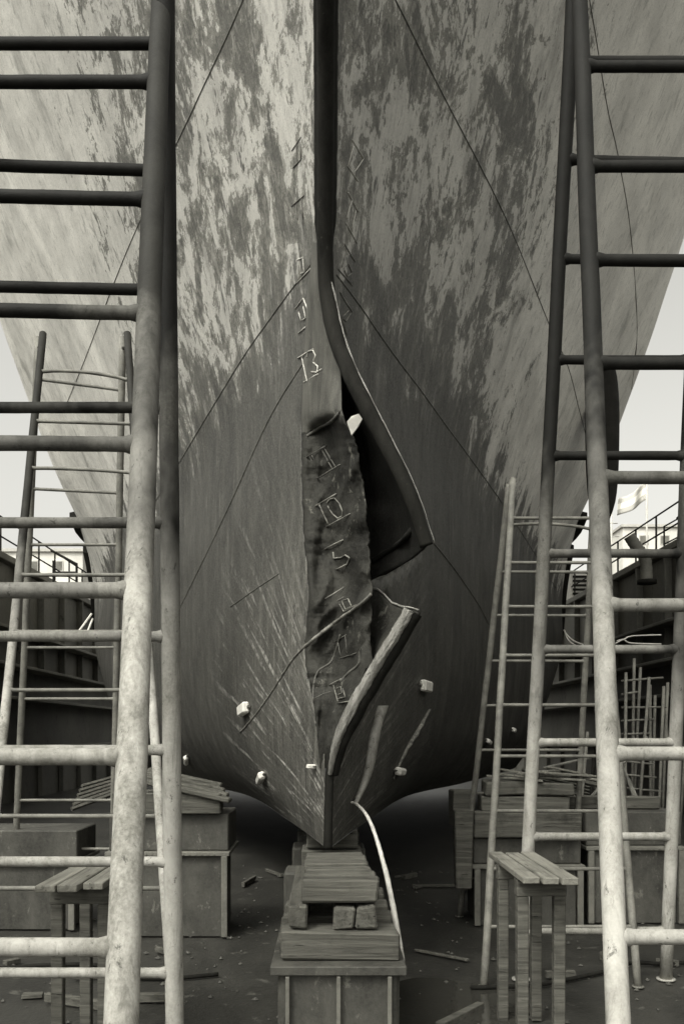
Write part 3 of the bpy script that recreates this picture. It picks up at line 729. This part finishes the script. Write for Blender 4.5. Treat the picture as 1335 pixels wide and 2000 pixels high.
for i in range(5):
    Y = 8.1+i*1.7; r0 = root('keel_block', (0, Y, 0), '%s keel block behind the front crib, in the dark under the ship' % ordn[i+1], 'keel block', 'keel blocks in a row under the ship')
    kb = MB(); kb.box((-.4, Y-.25, 0), (.4, Y+.25, KT-.4), .01, .02); kb.build('pedestal', M['steel'], r0)
    kb = MB(); kb.box((-.24, Y-.22, KT-.39), (.30, Y+.22, KT-.2), .012, .012); kb.box((-.20, Y-.2, KT-.19), (.27, Y+.2, KT-.01), .012, .012); kb.build('timber_cap', M['wood'], r0)
def side_block(x0, x1, Y0, Y1, ztop, label, grp):
    r0 = root('bilge_block', ((x0+x1)/2, (Y0+Y1)/2, 0), label, 'bilge block', grp)
    z1 = ztop*.68
    kb = MB(); kb.box((x0+.06, Y0, 0), (x1-.06, Y1, z1), .004, .01); kb.build('base_box', M['steel'], r0)
    kb = MB(); kb.box((x0, Y0+.04, z1+.02), (x1, Y1-.04, ztop), .004, .01); kb.build('upper_box', M['steel'], r0)
    kb = MB(); kb.box((x0-.02, Y0-.05, z1-.02), (x1+.02, Y1+.05, z1+.018), 0, .004); kb.build('flange', M['ledge'], r0)
    for x in (x0+.03, x1-.03):
        kb = MB(); kb.box((x-.03, Y0-.06, .01), (x+.03, Y0-.012, z1-.022), 0, .004); kb.build('corner_angle', M['ledge'], r0)
    for i in range(int((x1-x0)/.05)):
        pass
    kb = MB()
    for i in range(int((x1-x0-.1)/.06)):
        c = Vector((x0+.08+i*.06, Y0-.052, z1)); kb.tube([c, c+Vector((0, -.008, 0))], .011, 8)
    kb.build('rivet_row', M['ledge'], r0)
    return r0
GB = 'bilge blocks beside the keel'
side_block(-2.15, -.98, 8.5, 9.3, CH-.80, 'steel bilge block with timber packing left of the keel', GB)
timber((-2.1, 8.45, CH-.79), (-1.05, 8.68, CH-.60), 'thick squared timber on the left bilge block, front edge', grp='packing timbers on the left bilge block')
timber((-2.0, 8.72, CH-.79), (-1.12, 8.95, CH-.61), 'thick squared timber on the left bilge block, behind the front one', grp='packing timbers on the left bilge block')
timber((-2.0, 9.0, CH-.79), (-1.2, 9.22, CH-.60), 'thick squared timber on the left bilge block, rearmost', grp='packing timbers on the left bilge block')
for i in range(4):
    timber((-2.0+.05*i, 8.42+.14*i, CH-.58+.03*i), (-.93-.05*i, 8.56+.14*i, CH-.53+.03*i), '%s pale tapered plank sloping down over the left bilge block timbers' % ordn[i], 'wood', rot=-.05+.03*i, tilt=.22, name='plank', cat='plank', grp='sloping planks on the left bilge block', jit=.01)
side_block(1.50, 2.62, 9.0, 9.8, CH-1.10, 'steel bilge block right of the keel carrying a stack of timbers', GB)
side_block(2.70, 3.7, 9.1, 9.9, CH-.84, 'steel bilge block furthest right beside the dock wall foot', GB)
side_block(-3.6, -2.55, 8.8, 9.6, CH-1.0, 'steel bilge block furthest left behind the trestle legs', GB)
GR = 'timbers stacked on the right bilge block'
timber((1.50, 8.95, CH-1.09), (2.0, 9.25, CH-.83), 'thick short timber at the bottom left of the right timber stack', grp=GR)
timber((2.02, 8.93, CH-1.09), (2.6, 9.25, CH-.83), 'thick short timber at the bottom right of the right timber stack', grp=GR)
timber((1.32, 9.3, CH-1.02), (1.55, 9.6, CH-.62), 'upright timber block leaning beside the right stack', grp=GR, tilt=.04)
timber((1.30, 8.9, CH-1.6), (1.48, 9.1, CH-.8), 'dark upright post left of the right bilge block', grp=GR)
timber((1.58, 9.0, CH-.82), (2.5, 9.3, CH-.66), 'long timber in the middle of the right timber stack', grp=GR)
timber((1.62, 9.0, CH-.65), (2.05, 9.25, CH-.51), 'short squared timber near the top of the right stack', grp=GR, rot=.06)
timber((2.12, 8.98, CH-.65), (2.55, 9.2, CH-.53), 'short squared timber with end grain at the top right of the right stack', grp=GR, rot=-.08)
timber((2.15, 9.4, CH-.83), (3.6, 9.65, CH-.70), 'long dark timber laid across to the furthest right block', grp=GR)
for i in range(9):
    x = 1.62+.09*i+random.uniform(-.06, .06); z = CH-.49+.022*(i % 4); L = random.uniform(.4, .8)
    timber((x, 9.0+.05*(i % 3), z), (x+L, 9.07+.05*(i % 3), z+.02), 'thin splintered board in the loose heap on the right timber stack', 'woodpale', rot=random.uniform(-.5, .5), tilt=random.uniform(-.08, .2), name='board', cat='board', grp='loose boards heaped on the right stack', jit=.006, bev=.003)
for i in range(7):
    Y = 11.5+i*.35; c0 = P(1020+i*9, 1503+i*7, Y); c1 = P(1175+i*8, 1535+i*9, Y-.8); mb = MB(); mb.tube([c0, c1], .035, 5)
    tag(mb.build('scrap_bar', M['wood'], origin=c0), 'long thin bar lying in the pile of scrap in front of the right dock wall', 'bar', 'scrap bars by the right dock wall')
for i in range(6):
    Y = 11.5+i*.35; c0 = P(140+i*4, 1580-i*9, Y); c1 = P(235+i*3, 1545-i*7, Y+.6); mb = MB(); mb.tube([c0, c1], .03, 5)
    tag(mb.build('scrap_bar', M['wood'], origin=c0), 'long thin bar lying by the foot of the left dock wall', 'bar', 'scrap bars by the left dock wall')
GF = 'timber offcuts lying on the dock floor'
rf = random.Random(11)
for i in range(46):
    for _ in range(30):
        x = rf.uniform(-4.4, 4.4); y = rf.uniform(5.9, 12.5)
        if abs(x) > .75 and not (8.3 < y < 10.1 and abs(x) > .9): break
    L = rf.uniform(.12, .6); w_ = rf.uniform(.03, .09); h_ = rf.uniform(.02, .07)
    mb = MB(); mb.box((x-L/2, y-w_/2, .004), (x+L/2, y+w_/2, .004+h_), .012, .004, rot=rf.uniform(-1.5, 1.5), tilt=rf.uniform(-.03, .03))
    tag(mb.build('timber_offcut', M['wood'], origin=(x, y, 0)), 'small broken timber offcut lying on the dark dock floor', 'offcut', GF)
mb = MB()
for i in range(900):
    x = rf.uniform(-5, 5); y = rf.uniform(5.6, 13); r_ = rf.uniform(.006, .028)
    b0 = len(mb.v); c_ = Vector((x, y, r_*.3)); a_ = rf.uniform(0, 6)
    for k_ in range(5): mb.v.append(c_+Vector((r_*rf.uniform(.7, 1.3)*math.cos(a_+k_*1.26), r_*rf.uniform(.7, 1.3)*math.sin(a_+k_*1.26), -r_*.3)))
    mb.v.append(c_+Vector((0, 0, r_*.5)))
    for k_ in range(5): mb.f.append((b0+k_, b0+(k_+1) % 5, b0+5))
struct(mb.build('paint_scale', M['steel']), 'stuff')
for i, (xa, ya, xb, yb) in enumerate(((-3.4, 7.6, -1.0, 7.0), (1.0, 6.6, 3.8, 7.9))):
    pts = smooth_path([Vector((xa+(xb-xa)*t/7+.12*math.sin(t*2.1+i), ya+(yb-ya)*t/7+.14*math.cos(t*1.7), .022)) for t in range(8)], 6)
    mb = MB(); mb.tube(pts, .018, 8); tag(mb.build('air_hose', M['stem'], smooth=True, origin=pts[0]), 'dark hose snaking over the dock floor %s of the keel blocks' % ('left', 'right')[i], 'hose')
# plank stage bottom right and left
def stage(px0, px1, py, Y0, Y1, label, rot=0.0):
    a = P(px0, py, Y0); b = P(px1, py, Y0); zt = a.z; r0 = root('plank_stage', ((a.x+b.x)/2, (Y0+Y1)/2, 0), label, 'stage', 'plank stages'); n_ = 3; w = (b.x-a.x)/n_
    for i in range(n_):
        mb = MB(); mb.box((a.x+w*i+.006, Y0+random.uniform(-.05, .05), zt-.045), (a.x+w*(i+1)-.006, Y1+random.uniform(-.05, .05), zt-random.uniform(0, .008)), .005, .005)
        mb.build('plank', M['woodpale'], r0)
    for Y in (Y0+.25, Y1-.25):
        mb = MB(); mb.box((a.x+.01, Y-.04, zt-.16), (b.x-.01, Y+.04, zt-.05), .004, .005); mb.build('cross_bearer', M['wood'], r0)
        for x in (a.x+.05, b.x-.05):
            mb = MB(); mb.box((x-.035, Y-.035, 0), (x+.035, Y+.035, zt-.161), .004, .005); mb.build('leg', M['wood'], r0)
stage(1020, 1128, 1712, 5.2, 6.3, 'pale three-plank work stage beside the tall right trestle')
stage(70, 200, 1725, 4.9, 6.0, 'pale three-plank work stage behind the tall left trestle')
# ------------------------------------------------------------------ dock walls
def dock_wall(sg, label):
    r0 = root('dock_wall', (sg*9.0, 25, 0), label, 'dock wall'); H = CH+4.9
    mb = MB(); mb.box((min(sg*9.0, sg*10.8), -6, -.1), (max(sg*9.0, sg*10.8), 60, H-.2), 0, .02); mb.build('wall_face', M['wall'], r0)
    mb = MB(); mb.box((min(sg*8.8, sg*10.9), -6, H-.195), (max(sg*8.8, sg*10.9), 60, H), 0, .02); mb.build('coping', M['ledge'], r0)
    for z, d in ((CH+2.85, .5), (CH+1.85, .6), (CH+.95, .7), (CH-.4, .35)):
        mb = MB(); mb.box((min(sg*8.995, sg*(9-d)), 2, z-.08), (max(sg*8.995, sg*(9-d)), 58, z), 0, .01); mb.build('ledge', M['ledge'], r0)
    for i in range(22):
        y = 6+i*2.1; mb = MB(); mb.box((min(sg*8.996, sg*8.86), y, .02), (max(sg*8.996, sg*8.86), y+.12, CH-.49), 0, .01)
        mb.box((min(sg*8.996, sg*8.8), y, CH+1.86), (max(sg*8.996, sg*8.8), y+.12, CH+2.765), 0, .01)
        mb.box((min(sg*8.996, sg*8.8), y, CH+2.86), (max(sg*8.996, sg*8.8), y+.12, H-.2), 0, .01); mb.build('rib', M['wall'], r0)
    return H
H = dock_wall(-1, 'dark ribbed steel dock side wall on the left with ledges')
dock_wall(1, 'dark ribbed steel dock side wall on the right with ledges')
def railing(x, ya, yb, z, label, slope=0):
    r0 = root('railing', (x, ya, z), label, 'railing', 'railings on top of the dock walls'); n_ = int((yb-ya)/1.6)
    for i in range(n_+1):
        y = ya+(yb-ya)*i/n_; zz = z+slope*(y-ya); mb = MB(); mb.tube([(x, y, zz-.01), (x, y, zz+1.1)], .028, 8); mb.build('post', M['dk'], r0, True)
    for h in (.55, 1.1):
        mb = MB(); mb.tube([(x, ya-.03, z+h), (x, yb+.03, z+h+slope*(yb-ya))], .024, 8); mb.build('rail', M['dk'], r0, True)
railing(9.1, 13, 45, H, 'dark two-rail railing along the top of the right dock wall')
railing(-9.1, 13, 45, H, 'dark two-rail railing along the top of the left dock wall')
railing(10.4, 15.5, 27, H+.15, 'second dark railing set back behind the right wall edge', .02)
# inclined gangway on the right wall
g0 = root('gangway', (9.6, 20, H), 'dark inclined steel gangway with handrails rising on the right dock wall', 'gangway')
mb = MB(); mb.tube([(9.6, 24, H+.02), (9.6, 15.2, H+1.0)], .09, 4); mb.tube([(10.2, 24, H+.02), (10.2, 15.2, H+1.0)], .09, 4); mb.build('stringer', M['dk'], g0)
mb = MB(); mb.tube([(9.6, 24, H+1.0), (9.6, 15.2, H+2.0)], .03, 8); mb.build('handrail', M['dk'], g0)
for i in range(6):
    y = 23.6-i*1.6; zz = H+.02+(24-y)/8.8*.98; mb = MB(); mb.tube([(9.6, y, zz), (9.6, y, zz+1.0)], .028, 8); mb.build('post', M['dk'], g0)
# louvred box
c = P(1133, 1145, 33); r0 = root('louvre_box', c-Vector((0, 0, .7)), 'grey louvred equipment box beyond the right dock wall railing', 'box')
mb = MB(); mb.box(c+Vector((-.5, -.4, -.7)), c+Vector((.5, .4, .45))); mb.build('housing', M['palegrey'], r0)
for i in range(6):
    mb = MB(); mb.box(c+Vector((-.42, -.46, -.55+i*.16)), c+Vector((.42, -.405, -.47+i*.16)), roll=.4); mb.build('slat', M['dk'], r0)
# ventilation pipe bend
c = P(1243, 1085, 22); r0 = root('vent_pipe', c-Vector((0, 0, .5)), 'bent ribbed ventilation pipe on top of the right dock wall', 'vent pipe')
pts = smooth_path([c+Vector((.25, 0, -.7)), c+Vector((.2, 0, -.1)), c+Vector((-.02, 0, .22)), c+Vector((-.2, 0, .5))], 8); mb = MB(); mb.tube(pts, [.14+.012*(i % 2) for i in range(len(pts))], 14); mb.build('duct', M['ledge'], r0, True)
mb = MB(); mb.tube([c+Vector((.25, 0, -.72)), c+Vector((.25, 0, -.62))], .24, 14); mb.build('base_flange', M['dk'], r0, True)
# flag on its staff
fp = P(1262, 960, 40); r0 = root('flag', (fp.x, fp.y, H), 'pale three-striped flag on a staff blowing left above the right dock wall', 'flag')
mb = MB(); mb.tube([(fp.x, fp.y, H), fp+Vector((0, 0, .9))], .05, 8); mb.build('flagstaff', M['palegrey'], r0, True)
vs = []; fs = []; uv = []
for i in range(21):
    for j in range(9):
        u, v = i/20, j/8; vs.append(fp+Vector((-1.35*u, .16*math.sin(u*9+v), -.35-.75*u+(.75-.1*u)*v*1.15-.12*math.sin(u*3.1)+.04*math.sin(u*9)))); uv.append((u, v))
for i in range(20):
    for j in range(8):
        a = i*9+j; fs.append((a, a+9, a+10, a+1))
fo = link_mesh('flag_cloth', vs, fs, M['flag'], r0, True, uv); fo.modifiers.new('thickness', 'SOLIDIFY').thickness = .01
# far pale deckhouse and sheds
def building(px0, px1, ytop, Y, D, label, cat, nm, mat, zb=0., win=(4, 2)):
    a = P(px0, ytop, Y); b = P(px1, ytop, Y); r0 = root(nm, ((a.x+b.x)/2, Y+D/2, zb), label, cat)
    mb = MB(); mb.box((a.x, Y, zb), (b.x, Y+D, a.z)); mb.build('wall', M[mat], r0)
    mb = MB(); mb.box((a.x-.2, Y-.25, a.z+.002), (b.x+.2, Y+D+.2, a.z+.28)); mb.build('roof', M['palegrey'], r0)
    w = (b.x-a.x)/(win[0]+1)
    for i in range(win[0]):
        for j in range(win[1]):
            x = a.x+w*(i+1); z = a.z-1.3-j*2.6; mb = MB(); mb.box((x-.5, Y-.06, z-.5), (x+.5, Y+.02, z+.5)); wv = mb.build('window', M['palegrey'], r0)
            mb = MB(); mb.box((x-.4, Y-.075, z-.4), (x+.4, Y-.065, z+.4), 0, .002); mb.build('pane', M['ledge'], wv)
building(1215, 1420, 1030, 90, 12, 'white ship deckhouse rising beyond the right dock wall', 'deckhouse', 'deckhouse', 'pale')
building(-80, 162, 1078, 80, 12, 'pale flat-roofed shed beyond the left dock wall', 'shed', 'shed', 'pale')
# light mast near deckhouse
c = P(1192, 1140, 60); r0 = root('mast', (c.x, c.y, H-2), 'thin pale mast with crossbars beyond the right dock wall', 'mast')
mb = MB(); mb.tube([(c.x, c.y, H-2), P(1193, 985, 60)], .07, 8); mb.build('pole', M['palegrey'], r0, True)
mb = MB(); mb.tube([P(1185, 1022, 60), P(1205, 1022, 60)], .04, 6); mb.tube([P(1180, 1048, 60), P(1208, 1048, 60)], .04, 6); mb.build('crossbar', M['palegrey'], r0, True)
# portable platform frame beyond left wall
r0 = root('platform_frame', P(135, 1140, 24), 'dark open platform frame standing on the left dock wall', 'frame')
for x, y in ((105, 1095), (150, 1100)):
    mb = MB(); mb.tube([P(x, 1145, 24), P(x, y, 24)], .035, 6); mb.build('post', M['dk'], r0)
mb = MB(); mb.tube([P(100, 1075, 24), P(150, 1102, 24)], .04, 6); mb.tube([P(103, 1118, 24), P(150, 1118, 24)], .03, 6); mb.build('rail', M['dk'], r0)
# hoses
def hose(pts, r, label):
    b = MB(); q = smooth_path([P(*p) for p in pts], 8); b.tube(q, r, 6); tag(b.build('hose', M['cable'], origin=q[0], smooth=True), label, 'hose', 'pale hoses by the right dock wall')
hose([(1100, 1230, 16), (1108, 1242, 16), (1122, 1253, 15.8), (1146, 1262, 15.5)], .012, 'upper pale hose sagging beside the hull at right')
hose([(1102, 1232, 16), (1107, 1247, 16), (1120, 1259, 15.8), (1140, 1266, 15.5)], .012, 'lower pale hose sagging beside the hull at right')
hose([(1200, 1257, 14), (1218, 1248, 14), (1235, 1242, 14), (1290, 1240, 14)], .011, 'pale hose arching up at the right dock wall')
hose([(1203, 1252, 14), (1216, 1249, 14), (1232, 1256, 14), (1290, 1258, 14)], .011, 'pale hose dipping down at the right dock wall')
# scaffold frame poles at far right
r0 = root('scaffold', P(1240, 1640, 12), 'thin pole scaffold with bent ladders against the right dock wall', 'scaffold')
rnd = random.Random(3)
for i in range(12):
    x = 1222+i*11+rnd.uniform(-4, 4); lean = rnd.uniform(-14, 14); mb = MB(); mb.tube([P(x-lean, 1690, 12+.3*(i % 3)), P(x+lean, 1280+rnd.uniform(0, 90), 12+.3*(i % 3))], .022, 6); mb.build('pole', M['thin'], r0, True)
for j in range(13):
    y = 1330+j*26; mb = MB(); mb.tube([P(1212, y, 12.1), P(1222+rnd.uniform(12, 80), y+rnd.uniform(-8, 8), 12.1)], .016, 6); mb.build('crosspiece', M['thin'], r0, True)
for j in range(4):
    mb = MB(); mb.tube([P(1218+j*8, 1500+20*j, 11.9), P(1262+j*10, 1640, 11.9)], .02, 6); mb.build('brace', M['thin'], r0, True)
for i, (a, b) in enumerate((((148, 1242, 9.6), (179, 1199, 9.9)), ((172, 1232, 9.6), (181, 1209, 9.9)))):
    mb = MB(); mb.tube([P(*a), P(*b)], .012, 6); tag(mb.build('rod', M['cable'], origin=P(*a)), ('longer' if i == 0 else 'shorter')+' pale rod leaning on the ledge of the left dock wall', 'rod')
for i, (a, b) in enumerate((((1150, 1560, 10.5), (1262, 1440, 11)), ((1060, 1500, 11.5), (1160, 1478, 11.5)), ((1130, 1610, 10.2), (1146, 1430, 10.6)))):
    mb = MB(); mb.tube([P(*a), P(*b)], .02, 6); tag(mb.build('rod', M['thin'], origin=P(*a)), ('long diagonal', 'nearly level', 'near upright')[i]+' thin grey rod among the clutter by the right dock wall', 'rod')
# leaning thin rods at the right
for i, (x0_, x1_) in enumerate(((1138, 1168), (1146, 1158))):
    mb = MB(); mb.tube([P(x0_, 1640, 11), P(x1_, 1480, 11.2)], .018, 6); tag(mb.build('rod', M['dk'], origin=P(x0_, 1640, 11)), ('more sloping' if i == 0 else 'steeper')+' thin dark rod leaning behind the tall right trestle', 'rod')
